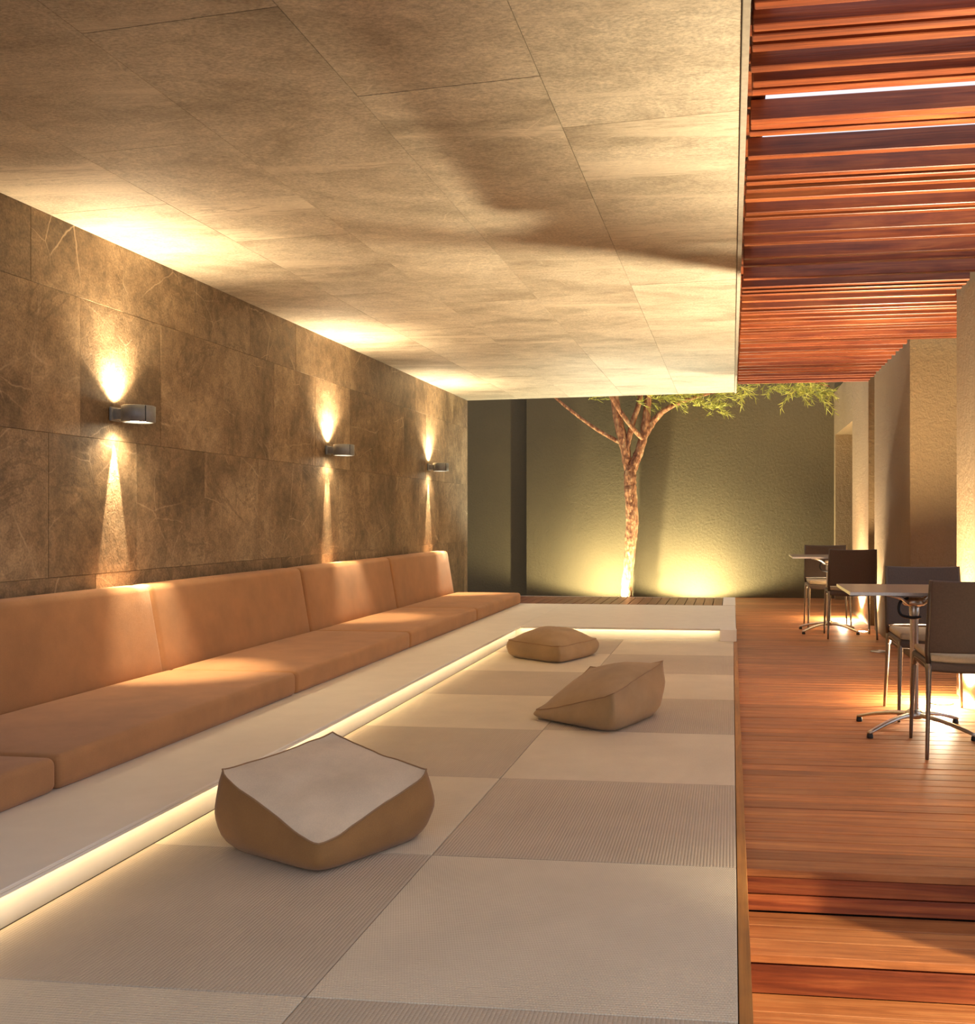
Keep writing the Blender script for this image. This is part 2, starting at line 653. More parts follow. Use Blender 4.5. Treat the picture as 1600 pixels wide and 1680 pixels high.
# cream surround: slab with a small overhang, fascia set back below it, LED line tucked under the lip
YF = 8.29             # front edge of the far cream slab
YR = 10.48
bm = bmesh.new()
add_box(bm, XW, XL - .0, YN, YR, ZP - .010, ZP, .002, 1)
obj('slab', bm, M['white'], pf)
bm = bmesh.new()
add_box(bm, XL + .0005, .034, YF, YR, ZP - .010, ZP, .002, 1)
obj('slab', bm, M['white'], pf)
box('lip', XL - .006, XL, YN, YF + .006, ZP - .019, ZP - .0102, M['white'], pf)
box('lip', XL + .0005, -.0955, YF, YF + .006, ZP - .019, ZP - .0102, M['white'], pf)
box('fascia', XW, XL - .045, YN, YR, -.30, ZP - .0105, M['white'], pf)
box('fascia', XL - .045, .030, YF + .045, YR, -.30, ZP - .0105, M['white'], pf)
box('led_strip', XL - .018, XL - .008, YN, YF, ZP - .0165, ZP - .0108, M['led'], pf)
box('led_strip', XL, -.11, YF + .008, YF + .018, ZP - .0165, ZP - .0108, M['led'], pf)
box('kerb', -.095, .038, 8.20, YF - .0005, ZT, ZP, M['white'], pf, .002, 1)
box('kerb', -.095, .038, YR + .0005, 11.52, -.05, ZP + .004, M['white'], pf, .002, 1)
# oak edging strip
o = box('trim_2', XR + .001, .0425, YN, 8.195, -.30, ZT, M['edge'], None, .0015, 1)
tag(o, 'slim golden oak strip edging the tatami floor', kind='structure')

# boarded strip behind the cream platform (boards run away from the camera)
bs = empty('floor_boards')
tag(bs, 'low strip of dark red boards behind the cream platform', kind='structure')
box('base', -3.1, -.10, YR + .002, 11.50, -.3, ZP - .024, M['under'], bs)
bm = bmesh.new()
add_box(bm, -.046, .046, -.5, .5, -.011, .011, .0015, 1)
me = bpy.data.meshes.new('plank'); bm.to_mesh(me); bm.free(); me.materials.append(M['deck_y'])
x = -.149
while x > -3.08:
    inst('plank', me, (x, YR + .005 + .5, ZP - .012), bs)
    x -= .0985
box('edge_strip', -3.1, -.10, 11.502, 11.53, -.05, ZP - .002, M['white'], bs)

# ------------------------------------------------------------------ timber deck
fl = empty('floor')
tag(fl, 'reddish hardwood deck of narrow cross boards stepping down', kind='structure')
XD0, XD1 = .046, 3.4
box('base', XD0, XD1, STEP1 + .03, YB, -.40, -.026, M['under'], fl)
PW, GAP = .094, .005
dm = {}


def board_mesh(wid, th, L=XD1 - XD0, mat='deck', vertical=False):
    k = (round(wid, 4), round(th, 4), round(L, 3), mat, vertical)
    if k not in dm:
        bm = bmesh.new()
        if vertical:
            add_box(bm, -L / 2, L / 2, -th, 0, 0, wid, .002, 1)
        else:
            add_box(bm, -L / 2, L / 2, 0, wid, -th, 0, .002, 1)
        me = bpy.data.meshes.new('plank'); bm.to_mesh(me); bm.free()
        me.materials.append(M[mat])
        dm[k] = me
    return dm[k]


XM = (XD0 + XD1) / 2
y = STEP1
while y < YB - .04:
    wd = min(PW, YB - y - .002)
    inst('plank', board_mesh(wd, .025), (XM, y, R.uniform(-.0008, .0006)), fl)
    y += PW + GAP
# step one
box('base', XD0, XD1, STEP2 + .03, STEP1 + .028, -.40, Z1 - .026, M['under'], fl)
inst('riser_board', board_mesh(.052, .018, mat='slat', vertical=True), (XM, STEP1 + .020, -.079), fl)
inst('riser_board', board_mesh(.051, .018, mat='slat', vertical=True), (XM, STEP1 + .022, -.1345), fl)
for i in range(3):
    inst('plank', board_mesh(.1015, .025), (XM, STEP2 + i * .1065, Z1), fl)
# step two
box('base', XD0, XD1, YN, STEP2 + .028, -.55, Z2 - .026, M['under'], fl)
inst('riser_board', board_mesh(.082, .018, mat='slat', vertical=True), (XM, STEP2 + .022, Z2 + .001), fl)
y = STEP2 - .1
while y > YN:
    inst('plank', board_mesh(.106, .025), (XM, y, Z2), fl)
    y -= .111

# ground around
o = box('ground', -40, 40, -40, 60, -.62, -.56, M['ground'])
tag(o, 'dark garden ground around the terrace', 'ground', kind='structure')
o = box('planter_bed', -3.2, .03, 11.535, YB, -.3, -.05, M['ground'])
tag(o, 'dark soil bed between the boards and the olive wall', 'soil', kind='structure')

# ------------------------------------------------------------------ back walls
o = box('wall_back', -2.95, 2.6, YB, YB + .25, -.5, 3.25, M['back_wall'])
tag(o, 'tall olive stucco wall lit from below behind the tree', kind='structure')
bm = bmesh.new()
add_box(bm, -6.0, -2.952, YB + .14, YB + .39, -.5, 3.25)
o = obj('wall_side', bm, M['back_wall'])
tag(o, 'dark recessed olive wall beyond the end of the slate wall', kind='structure')

# ------------------------------------------------------------------ right-hand piers
for (nm, y0, y1, x1, zt, lab) in (
        ('pillar', 6.11, 6.60, 2.4, 3.0, 'rough sand stucco pier brightly lit beside the near table'),
        ('pillar', 8.28, 10.30, 3.2, 3.0, 'broad sand stucco pier between the two tables'),
        ('pillar', 10.75, 12.16, 2.4, 2.86, 'sand stucco pier beside the doorway, lit from the floor'),
        ('pillar', 3.78, 4.27, 2.4, 3.0, 'sand stucco pier between the steps and near table'),
        ('pillar', 2.465, 2.92, 2.2, 3.0, 'sand stucco pier next to the deck steps')):
    z0 = 0.0 if y0 > 3.2 else Z2
    o = box(nm, XP, x1, y0, y1, z0, zt, M['pier'], None, .006, 2)
    tag(o, lab, kind='structure')
wr = empty('wall_right')
tag(wr, 'pale stucco wall over the doorway at the deck end', kind='structure')
box('lintel', XP, 2.4, 12.162, YB, 2.27, 2.86, M['pier'], wr)
box('jamb', XP, 2.4, 14.12, YB - .001, 0, 2.269, M['pier'], wr)
box('recess', 1.52, 2.4, 10.302, 10.748, 0, 2.86, M['pier'], wr)
box('room_back', 2.45, 2.6, 12.0, 14.5, 0, 2.86, M['pier'], wr)

# ------------------------------------------------------------------ pergola slats in three staggered layers
pg = empty('pergola')
tag(pg, 'pergola of red hardwood slats over the deck', 'pergola')
SA = math.radians(-2.4)
PIT = .30
sm = {}


def slat_mesh(L, th, h):
    k = (round(L, 3), th, h)
    if k not in sm:
        bm = bmesh.new()
        add_box(bm, 0, L, -th / 2, th / 2, 0, h, .003, 1)
        me = bpy.data.meshes.new('slat'); bm.to_mesh(me); bm.free()
        me.materials.append(M['slat'])
        sm[k] = me
    return sm[k]


slat_d = [2.893, 2.955, 3.020, 3.155, 3.265, 3.335, 3.580, 3.625, 3.690, 3.932, 4.165, 4.245, 4.330, 4.460, 4.655,
          4.740, 5.000, 5.190, 5.455, 5.630, 5.930]
d = 2.893
while d > 1.0:                       # towards the camera
    d -= R.choice((.07, .11, .13, .19))
    slat_d.append(d)
d = 5.93
while d < 10.5:                      # towards the tree
    d += R.choice((.10, .15, .19, .23))
    slat_d.append(d)
for d in sorted(slat_d):
    yy = (d + .007) / cs
    if yy > 10.72:
        continue
    xs = XE + .030 + R.uniform(0, .010)
    # slats that meet a pier stop at its face, the others run on past the piers
    blocked = any(a - .06 < yy - .06 < b + .05 for a, b in ((6.11, 6.60), (3.78, 4.27), (8.28, 10.30), (2.465, 2.92), (10.3, 10.8)))
    L = (XP - .012 - .059) if blocked else 2.2
    L = 1.335 if blocked else 2.2
    inst('slat', slat_mesh(L, .042, .075), (xs, yy, ZC - .015 + R.uniform(-.002, .002)), pg, SA)
box('ledger', XE + .027, XE + .090, 1.0, 10.7, ZC + .068, ZC + .17, M['slat'], pg)

# ------------------------------------------------------------------ bench cushions
SC = 1.84
Y0 = 10.45
XB0, XB1 = -2.93, -2.215
for i in range(6):
    y1 = Y0 - SC * i
    y0 = y1 - SC
    if y1 < YN + 1.2:
        break
    # seat
    bm = bmesh.new()
    hx, hy, hz = (XB1 - (XB0 + .006)) / 2, SC / 2 - .004, .0575
    add_rounded_box(bm, hx, hy, hz, .028, 8, 14, 2, (.0, .0, .012))
    o = obj('seat_cushion', bm, M['cush'], None, True)
    o.location = ((XB1 + XB0 + .006) / 2, (y0 + y1) / 2, ZP + hz + .0005)
    which = ['beside the olive wall', 'second along from the olive wall', 'third along from the olive wall',
             'fourth along from the olive wall', 'fifth along from the olive wall', 'sixth along from the olive wall'][i]
    tag(o, 'flat tan seat cushion on the cream platform, ' + which, 'seat cushion', 'tan seat cushions of the long bench')
    # backrest
    bm = bmesh.new()
    bx, bz = .070, .275

    def lean(p):
        t = max(0, (p.z + bz - .1) / (2 * bz - .1))
        return Vector((p.x - .07 * t, p.y - .016 * t, p.z))
    add_rounded_box(bm, bx, SC / 2 - .005, bz, .03, 2, 14, 6, (.010, 0, .004), lean)
    o = obj('back_cushion', bm, M['cush'], None, True)
    o.location = (XB0 - bx - .005, (y0 + y1) / 2, ZP + bz + .0045)
    tag(o, 'upright tan back cushion against slate wall, ' + which, 'back cushion', 'tan back cushions of the long bench')


# ------------------------------------------------------------------ poufs
def pouf(name, label, base, hts, bulge, dome, pinch, mats, seed, group=None, ear=.0):
    """base: four floor corners (left, front, right, back); hts: heights of the four top corners"""
    c = sum((Vector((*b, 0)) for b in base), Vector()) / 4
    root = empty(name, (c.x, c.y, ZT + .0005))
    tag(root, label, 'pouf', group)
    B = [Vector((b[0] - c.x, b[1] - c.y, 0)) for b in base]

    def bil(a, b):       # a,b in [-1,1]; corners order: (-1,-1)=left,(1,-1)=front,(1,1)=right,(-1,1)=back
        wts = ((1 - a) * (1 - b) / 4, (1 + a) * (1 - b) / 4, (1 + a) * (1 + b) / 4, (1 - a) * (1 + b) / 4)
        p = sum((B[i] * wts[i] for i in range(4)), Vector())
        h = sum(hts[i] * wts[i] for i in range(4))
        return p, h

    def wob(v, s, k):
        return k * mnoise.noise(Vector((v.x * s + seed, v.y * s - seed, v.z * s + 3.1 * seed)))

    def top_pt(a, b, ins=1.0):
        p, h = bil(a, b)
        e = (1 - a * a) * (1 - b * b)
        z = h + dome * e ** .7 + pinch * (abs(a * b)) ** 7 - pinch * .25 * (1 - abs(a * b))
        # edges pull in between the pinched corners
        edge = max(abs(a), abs(b))
        pull = 1 - .055 * (1 - abs(a * b)) * edge ** 4 - ear * abs(a * b) ** 6
        q = Vector((p.x * pull, p.y * pull, z))
        q.z += wob(q, 7, .010) * (1 - edge ** 6)
        q.z += wob(q, 19, .0028)
        return q

    N = 22
    bm = bmesh.new()
    g = [[bm.verts.new(top_pt(-1 + 2 * i / N, -1 + 2 * j / N)) for j in range(N + 1)] for i in range(N + 1)]
    for i in range(N):
        for j in range(N):
            bm.faces.new((g[i][j], g[i + 1][j], g[i + 1][j + 1], g[i][j + 1]))
    obj('top_panel', bm, mats[0], root, True)
    per = []
    for i in range(N):
        per.append((-1 + 2 * i / N, -1))
    for i in range(N):
        per.append((1, -1 + 2 * i / N))
    for i in range(N):
        per.append((1 - 2 * i / N, 1))
    for i in range(N):
        per.append((-1, 1 - 2 * i / N))
    rows = 12
    bm = bmesh.new()
    rings = []
    for r in range(rows + 1):
        t = r / rows
        ring = []
        for (a, b) in per:
            tp = top_pt(a, b)
            # rounder plan low down
            k = abs(a * b) ** 5
            p, _ = bil(a, b)
            rr = (1 - .10 * k * (1 - t)) * (1 + bulge * math.sin(PI * min(1, t * 1.02)) ** .8)
            low = .90 + .10 * min(1, t / .18) ** .5
            q = Vector((p.x * rr * low, p.y * rr * low, 0)).lerp(Vector((tp.x, tp.y, 0)), t ** 3)
            q.z = tp.z * (t ** .92)
            q += Vector((p.x, p.y, 0)).normalized() * (wob(Vector((q.x, q.y, q.z * 1.5)), 9, .010) * math.sin(PI * t))
            if t == 1:
                q = tp
            ring.append(bm.verts.new(q))
        rings.append(ring)
    n = len(per)
    for a, b in zip(rings, rings[1:]):
        for k in range(n):
            bm.faces.new((a[k], a[(k + 1) % n], b[(k + 1) % n], b[k]))
    bm.faces.new(rings[0][::-1])
    obj('side_panel', bm, mats[1], root, True)
    bm = bmesh.new()
    ps = [top_pt(a, b) + Vector((0, 0, .001)) for a, b in per]
    nseg = 6
    rs = []
    for i, p in enumerate(ps):
        t = (ps[(i + 1) % n] - ps[i - 1]).normalized()
        o_ = Vector((p.x, p.y, 0)).normalized()
        o_ = (o_ - t * o_.dot(t)).normalized()
        u_ = t.cross(o_)
        rs.append([bm.verts.new(p + .0026 * (o_ * math.cos(2 * PI * k / nseg) + u_ * math.sin(2 * PI * k / nseg))) for k in range(nseg)])
    for i in range(n):
        for k in range(nseg):
            bm.faces.new((rs[i][k], rs[i][(k + 1) % nseg], rs[(i + 1) % n][(k + 1) % nseg], rs[(i + 1) % n][k]))
    obj('piping', bm, mats[2], root, True)
    return root


def flo(u, v, z=ZT):
    d = F_PX * (CAM_Z - z) / (v - CY)
    p = px(u, v, d)
    return (p.x, p.y)


def quad(l, f, r):
    L, Fp, Rr = flo(*l), flo(*f), flo(*r)
    return [L, Fp, Rr, (L[0] + Rr[0] - Fp[0], L[1] + Rr[1] - Fp[1])]


pouf('floor_pouf', 'large square floor pouf with sand top and mustard brown sides', quad((352, 1392), (522, 1440), (712, 1372)),
     (.228, .075, .200, .268), .060, .012, .010, (M['pouf_top'], M['pouf_side'], M['pipe']), 1.3, ear=.07)
pouf('floor_pouf', 'slumped tan floor pouf with one tall pinched corner', quad((880, 1180), (1005, 1206), (1088, 1172)),
     (.040, .180, .262, .180), .085, .070, .008, (M['pouf_tan'], M['pouf_tan'], M['pipe']), 4.1)
pouf('floor_pouf', 'low domed tan floor pouf near the cream platform end', quad((831, 1078), (918, 1090), (982, 1074)),
     (.12, .115, .115, .13), .07, .095, .004, (M['pouf_tan'], M['pouf_tan'], M['pipe']), 8.7, ear=.05)


# ------------------------------------------------------------------ wall sconces
def sconce(y, z, label, pw_up, pw_dn, twin):
    root = empty('wall_sconce', (XW, y, z))
    tag(root, label, 'wall lamp', 'wall sconces above the bench')
    bm = bmesh.new()
    add_box(bm, .0005, .016, -.045, .045, -.036, .036, .004, 2)
    obj('wall_plate', bm, M['sconce'], root, True)
    bm = bmesh.new()
    add_box(bm, .014, .075, -.028, .028, -.028, .028, .004, 2)
    obj('arm', bm, M['sconce'], root, True)
    cx, r, h = .135, .082, .043
    bm = bmesh.new()
    n = 40
    prof = [(r - .006, -h), (r, -h + .003), (r, h - .003), (r - .006, h), (r - .012, h), (r - .012, h - .014), (r - .012, -h + .014), (r - .012, -h)]
    rings = [[bm.verts.new((cx + a * math.cos(2 * PI * k / n), a * math.sin(2 * PI * k / n), b)) for k in range(n)] for a, b in prof]
    for i in range(len(rings)):
        a, b = rings[i], rings[(i + 1) % len(rings)]
        for k in range(n):
            bm.faces.new((a[k], a[(k + 1) % n], b[(k + 1) % n], b[k]))
    body = obj('body', bm, M['sconce'], root, True)
    bm = bmesh.new()
    add_tube(bm, [(cx + (r + .0005) * math.cos(-.6), (r + .0005) * math.sin(-.6), -h + .004), (cx + (r + .0005) * math.cos(-.6), (r + .0005) * math.sin(-.6), h - .004)], .0022, 6)
    obj('seam', bm, M['black'], body)
    for s, nm in ((1, 'upper_lens'), (-1, 'lower_lens')):
        bm = bmesh.new()
        add_lathe(bm, [(r - .0125, s * (h - .016)), (r - .0125, s * (h - .010)), (.02, s * (h - .007))], 28, cx, 0)
        bmesh.ops.recalc_face_normals(bm, faces=bm.faces)
        obj(nm, bm, M['lens_w'], root, True)
    spot('up_spot', (XW + .135, y, z + h + .004), (XW + .75, y, z + 1.5), pw_up, WARM, 150, 1.0, .02, root)
    spot('up_wall_spot', (XW + .050, y, z + h + .004), (XW + .045, y, z + 1.0), pw_up * 4.8, WARM, 120, 1.0, .02, root)
    # downward lenses
    for dy in twin:
        spot('down_spot', (XW + .026, y + dy, z - h - .004), (XW + .016, y + dy, z - 1.0), pw_dn * 2.4, WARM, 22 if len(twin) == 1 else 15, .3, .006, root)
    spot('down_wash', (XW + .15, y, z - h - .004), (XW + .34, y, z - 1.2), pw_dn * 1.1, WARM, 46, .8, .02, root)
    spot('down_glow', (XW + .085, y, z - h - .004), (XW + .085, y, z - 1.2), pw_dn * .12, WARM, 130, .8, .02, root)
    return root


SZ = 1.655
sconce(4.85, SZ, 'blue-grey drum wall sconce throwing one sharp light cone down', 24, 140, (0,))
sconce(7.61, SZ, 'bronze-lit drum wall sconce throwing twin streaks of light down', 24, 90, (-.024, .024))
sconce(10.27, SZ, 'small drum wall sconce next to the slate wall end', 24, 130, (0,))


# ------------------------------------------------------------------ chairs
def chair_parts(root):
    for s in (-1, 1):
        bm = bmesh.new()
        add_tube(bm, smooth_path([(s * .222, -.245, 0), (s * .212, -.222, .24), (s * .206, -.205, .44)], 4),
                 [.0105 + .0009 * i for i in range(9)], 8, .8)
        obj('leg', bm, M['chair_frame'], root, True)
        bm = bmesh.new()
        add_tube(bm, smooth_path([(s * .214, .225, 0), (s * .208, .215, .22), (s * .200, .195, .44)], 4),
                 [.0105 + .0009 * i for i in range(9)], 8, .8)
        obj('leg', bm, M['chair_frame'], root, True)
        # rounded gusset under the seat rail
        bm = bmesh.new()
        add_tube(bm, smooth_path([(s * .205, -.19, .385), (s * .203, -.16, .418), (s * .20, -.10, .428), (s * .20, .10, .428), (s * .20, .16, .418), (s * .202, .19, .385)], 3), .013, 6)
        obj('side_rail', bm, M['chair_frame'], root, True)
    bm = bmesh.new()
    add_rounded_box(bm, .212, .215, .024, .016, 6, 6, 1, (0, 0, 0), lambda p: Vector((p.x, p.y, p.z - .010 * (1 - (p.x / .212) ** 2))))
    o = obj('seat_frame', bm, M['chair_back'], root, True)
    o.location = (0, 0, .428)
    bm = bmesh.new()
    add_rounded_box(bm, .203, .208, .017, .012, 6, 6, 1, (0, 0, .006), lambda p: Vector((p.x, p.y, p.z - .010 * (1 - (p.x / .203) ** 2))))
    o = obj('seat', bm, M['chair_seat'], root, True)
    o.location = (0, 0, .468)
    bm = bmesh.new()

    def bend(p):
        t = (p.z + .172) / .344
        return Vector((p.x * (1 - .03 * t), p.y - .070 * t - .020 * (1 - (p.x / .215) ** 2), p.z - .006 * (1 - (p.x / .215) ** 2) * t))
    add_rounded_box(bm, .214, .011, .172, .009, 10, 1, 6, (0, 0, 0), bend)
    o = obj('backrest', bm, M['chair_back'], root, True)
    o.location = (0, -.200, .662)
    for s in (-1, 1):
        bm = bmesh.new()
        add_tube(bm, [(s * .206, -.205, .43), (s * .213, -.205, .50), (s * .211, -.236, .66), (s * .207, -.268, .832)], [.013, .0125, .012, .010], 8)
        obj('back_post', bm, M['alu_d'], root, True)


def chair(x, y, rz, label):
    root = empty('dining_chair', (x, y, 0), rz)
    tag(root, label, 'chair', 'chairs at the deck tables')
    return root


c0 = chair(1.120, 5.05, 0, 'taupe dining chair turned away, near table, beige seat edge showing')
chair_parts(c0)


def copy_thing(src, loc, rz, label):
    r = src.copy(); col.objects.link(r)
    r.location = loc
    r.rotation_euler = (0, 0, rz)
    r['label'] = label
    for ch in src.children:
        c = ch.copy(); col.objects.link(c); c.parent = r
        for g in ch.children:
            d = g.copy(); col.objects.link(d); d.parent = c
    return r


copy_thing(c0, (1.125, 5.90, 0), PI, 'taupe dining chair across the near table, backed by the broad pier')
copy_thing(c0, (1.105, 9.72, 0), 0, 'dark dining chair with its back to the steps, far table')
copy_thing(c0, (.985, 10.62, 0), PI, 'dining chair half hidden behind the far table, against olive wall')


# ------------------------------------------------------------------ tables
def table_parts(root, zt=.75):
    bm = bmesh.new()
    add_box(bm, -.365, .365, -.325, .325, zt - .014, zt, .004, 2)
    top = obj('table_top', bm, M['ttop'], root)
    for (a, b, c, d) in ((-.3685, -.3655, -.325, .325), (.3655, .3685, -.325, .325), (-.3685, .3685, -.3285, -.3255), (-.3685, .3685, .3255, .3285)):
        bm = bmesh.new()
        add_box(bm, a, b, c, d, zt - .016, zt - .0005)
        obj('metal_edge', bm, M['alu'], top)
    bm = bmesh.new()
    add_lathe(bm, [(.020, .085), (.022, .10), (.022, .60), (.026, .62), (.026, .665), (.02, .67)], 20)
    obj('column', bm, M['alu'], root, True)
    bm = bmesh.new()
    add_lathe(bm, [(.038, .065), (.046, .072), (.046, .095), (.028, .112)], 20)
    obj('hub', bm, M['alu'], root, True)
    # top support: four arms and a plate
    for a in (45, 135, 225, 315):
        ca, sa = math.cos(math.radians(a)), math.sin(math.radians(a))
        bm = bmesh.new()
        add_tube(bm, [(.018 * ca, .018 * sa, .655), (.12 * ca, .12 * sa, .705), (.25 * ca, .25 * sa, zt - .022)], [.012, .010, .008], 8, .7)
        obj('top_arm', bm, M['alu'], root, True)
    bm = bmesh.new()
    add_lathe(bm, [(.05, .66), (.06, .668), (.06, .69), (.05, .70)], 20)
    obj('top_bracket', bm, M['alu'], root, True)
    bm = bmesh.new()
    add_tube(bm, smooth_path([(-.035, -.03, .70), (-.075, -.045, .685), (-.088, -.048, .645), (-.070, -.045, .610), (-.02, -.035, .598), (.03, -.028, .60)], 4), .008, 8)
    obj('tilt_lever', bm, M['black'], root, True)
    for a in (40, 140, 220, 320):
        ca, sa = math.cos(math.radians(a)), math.sin(math.radians(a))
        bm = bmesh.new()
        add_tube(bm, smooth_path([(.02 * ca, .02 * sa, .085), (.12 * ca, .12 * sa, .078), (.24 * ca, .24 * sa, .055), (.345 * ca, .345 * sa, .026)], 4),
                 [.022 - .0007 * i for i in range(13)], 10, .62)
        f = obj('foot', bm, M['alu'], root, True)
        bm = bmesh.new()
        add_lathe(bm, [(.016, 0), (.017, .003), (.015, .02), (.010, .024)], 14, .335 * ca, .335 * sa)
        obj('glide', bm, M['black'], f, True)


def table(x, y, label):
    root = empty('cafe_table', (x, y, 0))
    tag(root, label, 'table', 'square tables on the deck')
    return root


t0 = table(.955, 5.46, 'square pedestal table beside the brightly lit near pier')
table_parts(t0)
copy_thing(t0, (.945, 9.98 + .10, 0), 0, 'square pedestal table farther along, near the doorway wall')


# ------------------------------------------------------------------ floor uplights
def uplight(x, y, z, label, cat_group, power, color, size, blend, lens, target=None, r=.06, name='floor_uplight', rad=.03, tail=''):
    root = empty(name, (x, y, z))
    tag(root, label, 'floor light', cat_group)
    bm = bmesh.new()
    n = 28
    prof = [(r + .012, .0005), (r + .012, .004), (r, .007), (r - .004, .004), (r - .004, .0005)]
    rings = [[bm.verts.new((a * math.cos(2 * PI * k / n), a * math.sin(2 * PI * k / n), b)) for k in range(n)] for a, b in prof]
    for i in range(len(rings)):
        a, b = rings[i], rings[(i + 1) % len(rings)]
        for k in range(n):
            bm.faces.new((a[k], a[(k + 1) % n], b[(k + 1) % n], b[k]))
    bmesh.ops.recalc_face_normals(bm, faces=bm.faces)
    obj('rim', bm, M['alu'], root, True)
    bm = bmesh.new()
    add_lathe(bm, [(r - .005, .0006), (r - .005, .003), (r * .5, .006), (.004, .007)], 24)
    obj('lens' + tail, bm, lens, root, True)
    if power:
        t = target or (x, y, z + 2)
        spot('uplight_lamp' + tail, (x, y, z + .012), t, power, color, size, blend, rad, root)
        if name == 'floor_uplight' and z > 0 and power > 500 and y > 5:      # the domed glass also spills sideways over the boards
            spot('spill', (x, y, z + .055), (x, y, z - 1), 130, color, 179, .15, .03, root)
    return root


GD = 'round uplights set in the deck'
uplight(1.255, 6.28, .001, 'glowing round deck uplight at the foot of the near pier', GD, 1100, WARM2, 130, .5, M['lens_b'], (1.20, 6.28, 2))
uplight(1.255, 3.95, .001, 'glowing round deck uplight beside the steps', GD, 900, WARM2, 86, .8, M['lens_b'], (1.15, 3.80, 2), tail='_offscreen')
uplight(1.225, 8.64, .001, 'unlit round deck uplight in front of the broad pier', GD, 0, WARM2, 100, .8, M['lens_off'])
uplight(1.270, 10.12, .001, 'glowing round deck uplight behind the far table chair', GD, 300, WARM2, 75, .35, M['lens_b'], (1.30, 10.05, 2))
uplight(1.225, 11.32, .001, 'glowing round deck uplight beside the doorway pier', GD, 650, WARM2, 130, .5, M['lens_b'], (1.18, 11.32, 2))
GT = 'round uplights in the soil bed under the tree'
TREEC = (1.0, .94, .64)
pA, pB = px(1000, 976, 13.72), px(1142, 976, 13.72)
uplight(pA.x, pA.y, -.0495, 'round soil-bed uplight glowing right at the tree foot', GT, 450, TREEC, 164, .25, M['lens_b'], (pA.x, pA.y + .42, 2))
uplight(pB.x, pB.y, -.0495, 'round soil-bed uplight glowing away from the trunk', GT, 450, TREEC, 164, .25, M['lens_b'], (pB.x, pB.y + .42, 2))

# bollard beside the steps, behind the pier
bo = empty('bollard_light', (2.35, 1.83, Z2))
tag(bo, 'slim bronze bollard light beside the lowest deck step', 'bollard light')
bm = bmesh.new(); add_lathe(bm, [(.07, 0.0005), (.07, .012), (.045, .016), (.045, .95), (.05, .955)], 24)
obj('post', bm, M['alu_d'], bo, True)
bm = bmesh.new(); add_lathe(bm, [(.05, 1.15), (.056, 1.155), (.056, 1.18), (.02, 1.19)], 24)
obj('cap', bm, M['alu_d'], bo, True)
bm = bmesh.new(); add_lathe(bm, [(.035, .956), (.035, 1.149)], 24)
obj('lamp_glass_offscreen', bm, M['lens_w'], bo, True)
spot('bollard_lamp_offscreen', (2.35 - .045, 1.83 + .03, Z2 + 1.05), (.52, 2.66, -.2), 330, WARM2, 29, .5, .02, bo)

# ------------------------------------------------------------------ tree
TD = 14.02
tr = empty('tree', tuple(px(1028, 976, TD)[:2]) + (.01,))
tag(tr, 'slender pine tree with flaky orange bark before the olive wall', 'tree')


def tree_tube(name, pts, rad, parent, n=14, lump=.12):
    """pts: (u, v, d) photo pixels with a forward distance, or world vectors"""
    ps = [px(*p) if not isinstance(p, Vector) else p for p in pts]
    sp = smooth_path(ps, 8)
    m = len(sp)
    rr = []
    for i in range(m):
        t = i / (m - 1) * (len(rad) - 1)
        a = int(min(t, len(rad) - 2))
        rr.append(rad[a] + (rad[a + 1] - rad[a]) * (t - a))
    bm = bmesh.new()
    rings = add_tube(bm, sp, rr, n)
    for ri, ring in enumerate(rings):
        for v in ring:
            d = v.co - sp[ri]
            k = mnoise.noise(v.co * 22) * lump + mnoise.noise(v.co * 60) * lump * .7
            v.co += d * k
    o = obj(name, bm, M['bark'], None, True)
    o.parent = parent
    o.matrix_parent_inverse = Matrix.Translation(-tr.location) if parent == tr else Matrix.Translation(-tr.location)
    return o, sp


base = px(1028.5, 976, TD); base.z = -.08
trunk, _ = tree_tube('trunk', [base, (1028.6, 955, TD), (1031.6, 931, TD), (1034.6, 893, TD), (1037.5, 852, TD), (1035, 812, TD), (1034, 782, TD), (1035, 764, TD)],
                     [.078, .074, .072, .080, .086, .085, .086, .075], tr, 18, .16)
ends = []
for nm, pts, rad in (
        ('branch', [(1036, 774, TD), (1042, 758, TD), (1050, 737, TD), (1056, 715, TD), (1061, 682, TD), (1064, 654, TD), (1072, 600, TD - .1)], [.068, .068, .062, .062, .058, .05, .036]),
        ('branch', [(1033, 774, TD), (1029, 758, TD), (1026, 737, TD), (1016, 697, TD), (1009, 656, TD), (1000, 600, TD)], [.064, .066, .070, .068, .062, .045]),
        ('branch', [(1028, 742, TD - .02), (1033, 715, TD - .02), (1040, 688, TD - .03), (1049, 660, TD - .05), (1058, 610, TD - .1)], [.042, .044, .040, .036, .025]),
        ('branch', [(1054, 722, TD), (1064, 704, TD), (1076, 687, TD), (1094, 671, TD - .1), (1130, 655, TD - .2), (1185, 640, TD - .35)], [.050, .052, .044, .036, .026, .015]),
        ('branch', [(1055, 720, TD - .04), (1038, 702, TD - .1), (1020, 678, TD - .14), (1004, 653, TD - .2), (985, 610, TD - .25)], [.034, .033, .031, .029, .018]),
        ('branch', [(1022, 728, TD), (1006, 720, TD), (980, 705, TD), (945, 680, TD - .05), (910, 651, TD - .1), (880, 620, TD - .1)], [.030, .028, .025, .022, .019, .012]),
        ('branch', [(1072, 606, TD - .1), (1130, 590, TD - .4), (1210, 596, TD - .8), (1300, 618, TD - 1.1), (1362, 634, TD - 1.25)], [.034, .030, .024, .016, .008])):
    o, sp = tree_tube(nm, pts, rad, tr)
    ends.append(sp)

# feathery needle sprays
verts, faces = [], []


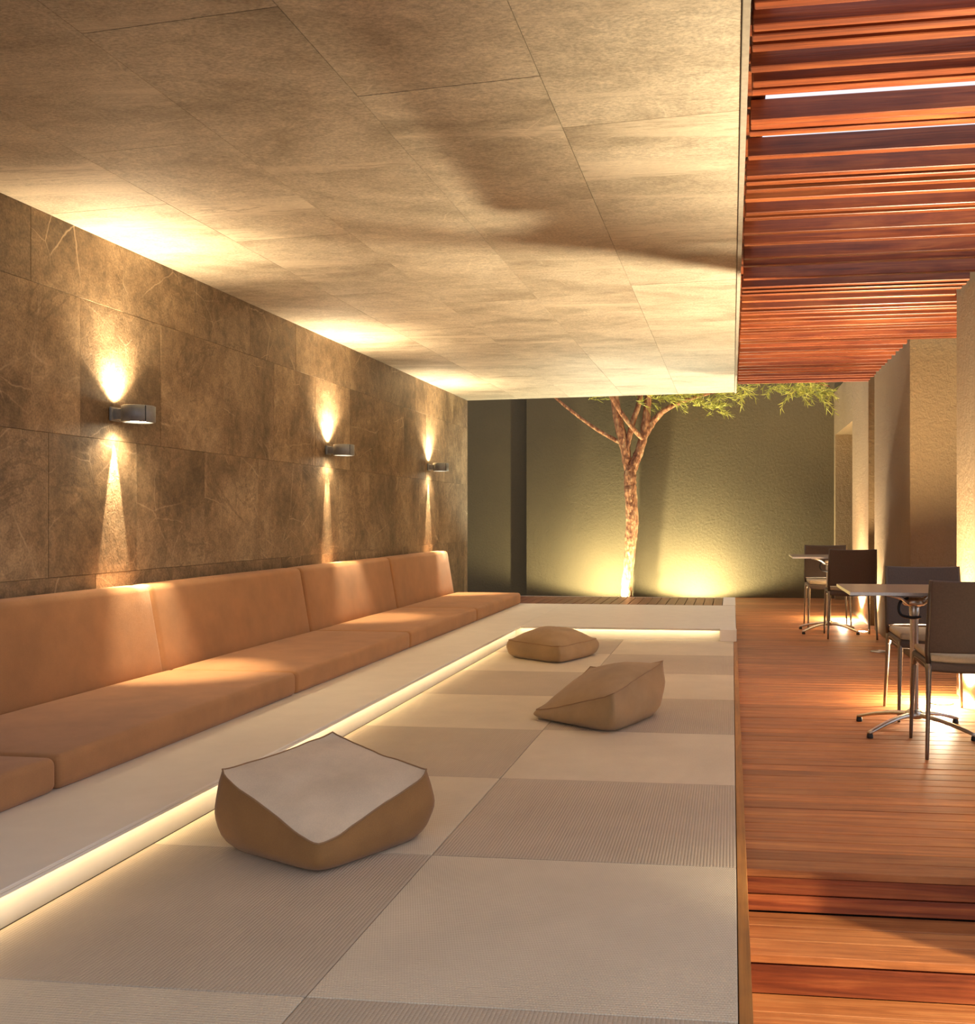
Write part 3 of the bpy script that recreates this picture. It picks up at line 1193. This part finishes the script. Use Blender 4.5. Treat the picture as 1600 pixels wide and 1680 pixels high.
def needle(p, d, L, wd):
    d = d.normalized()
    s = d.cross(Vector((R.uniform(-1, 1), R.uniform(-1, 1), R.uniform(-1, 1)))).normalized() * wd
    i = len(verts)
    verts.extend([p - s, p + s, p + d * L * .6 + s * .8 + Vector((0, 0, -.004)), p + d * L, p + d * L * .6 - s * .8 + Vector((0, 0, -.004))])
    faces.append((i, i + 1, i + 2, i + 3, i + 4))


def spray(p, d, L, nn):
    """a drooping twig with needles along it"""
    d = d.normalized()
    for k in range(nn):
        t = (k + .5) / nn
        q = p + d * (L * t) + Vector((0, 0, -.10 * L * t * t))
        side = Vector((R.gauss(0, 1), R.gauss(0, 1), R.gauss(0, .7))).normalized()
        needle(q, d * .9 + side * .75, R.uniform(.06, .12), .0045)
    # the twig itself
    needle(p, d, L, .004)


def cluster(u, v, d, n, ru, rv, out=(0.6, -.2, .1)):
    for _ in range(n):
        a = px(u + R.gauss(0, ru), v + R.gauss(0, rv), d + R.gauss(0, .16))
        dr = Vector(out) + Vector((R.gauss(0, .6), R.gauss(0, .5), R.gauss(0, .28)))
        spray(a, dr, R.uniform(.12, .26), 16)


for (u, v, n, ru, rv) in ((1085, 652, 14, 12, 6), (1118, 652, 22, 16, 6), (1155, 664, 16, 12, 6), (1170, 672, 8, 8, 4), (1185, 646, 12, 14, 5), (1150, 630, 50, 40, 10),
                          (1060, 620, 40, 30, 12), (1000, 610, 40, 40, 14)):
    cluster(u, v, TD - .2, n, ru, rv)
for (u, v, n, ru, rv) in ((1212, 638, 8, 6, 4), (1268, 632, 10, 8, 3), (1300, 636, 14, 10, 4), (1328, 641, 18, 10, 4), (1350, 642, 11, 8, 4), (1290, 612, 50, 40, 8), (1220, 600, 40, 40, 8)):
    cluster(u, v, TD - 1.1, n, ru, rv, (.5, -.2, -.1))
for (u, v, n, ru, rv) in ((1050, 655, 8, 10, 5), (965, 660, 3, 6, 3)):
    cluster(u, v, TD + .1, n, ru, rv)
me = bpy.data.meshes.new('foliage')
me.from_pydata([tuple(v) for v in verts], [], faces)
me.materials.append(M['leaf'])
fo = bpy.data.objects.new('foliage', me)
col.objects.link(fo)
fo.parent = tr
fo.matrix_parent_inverse = Matrix.Translation(-tr.location)
fo['kind'] = 'stuff'
fo['label'] = 'yellow-green feathery needles'
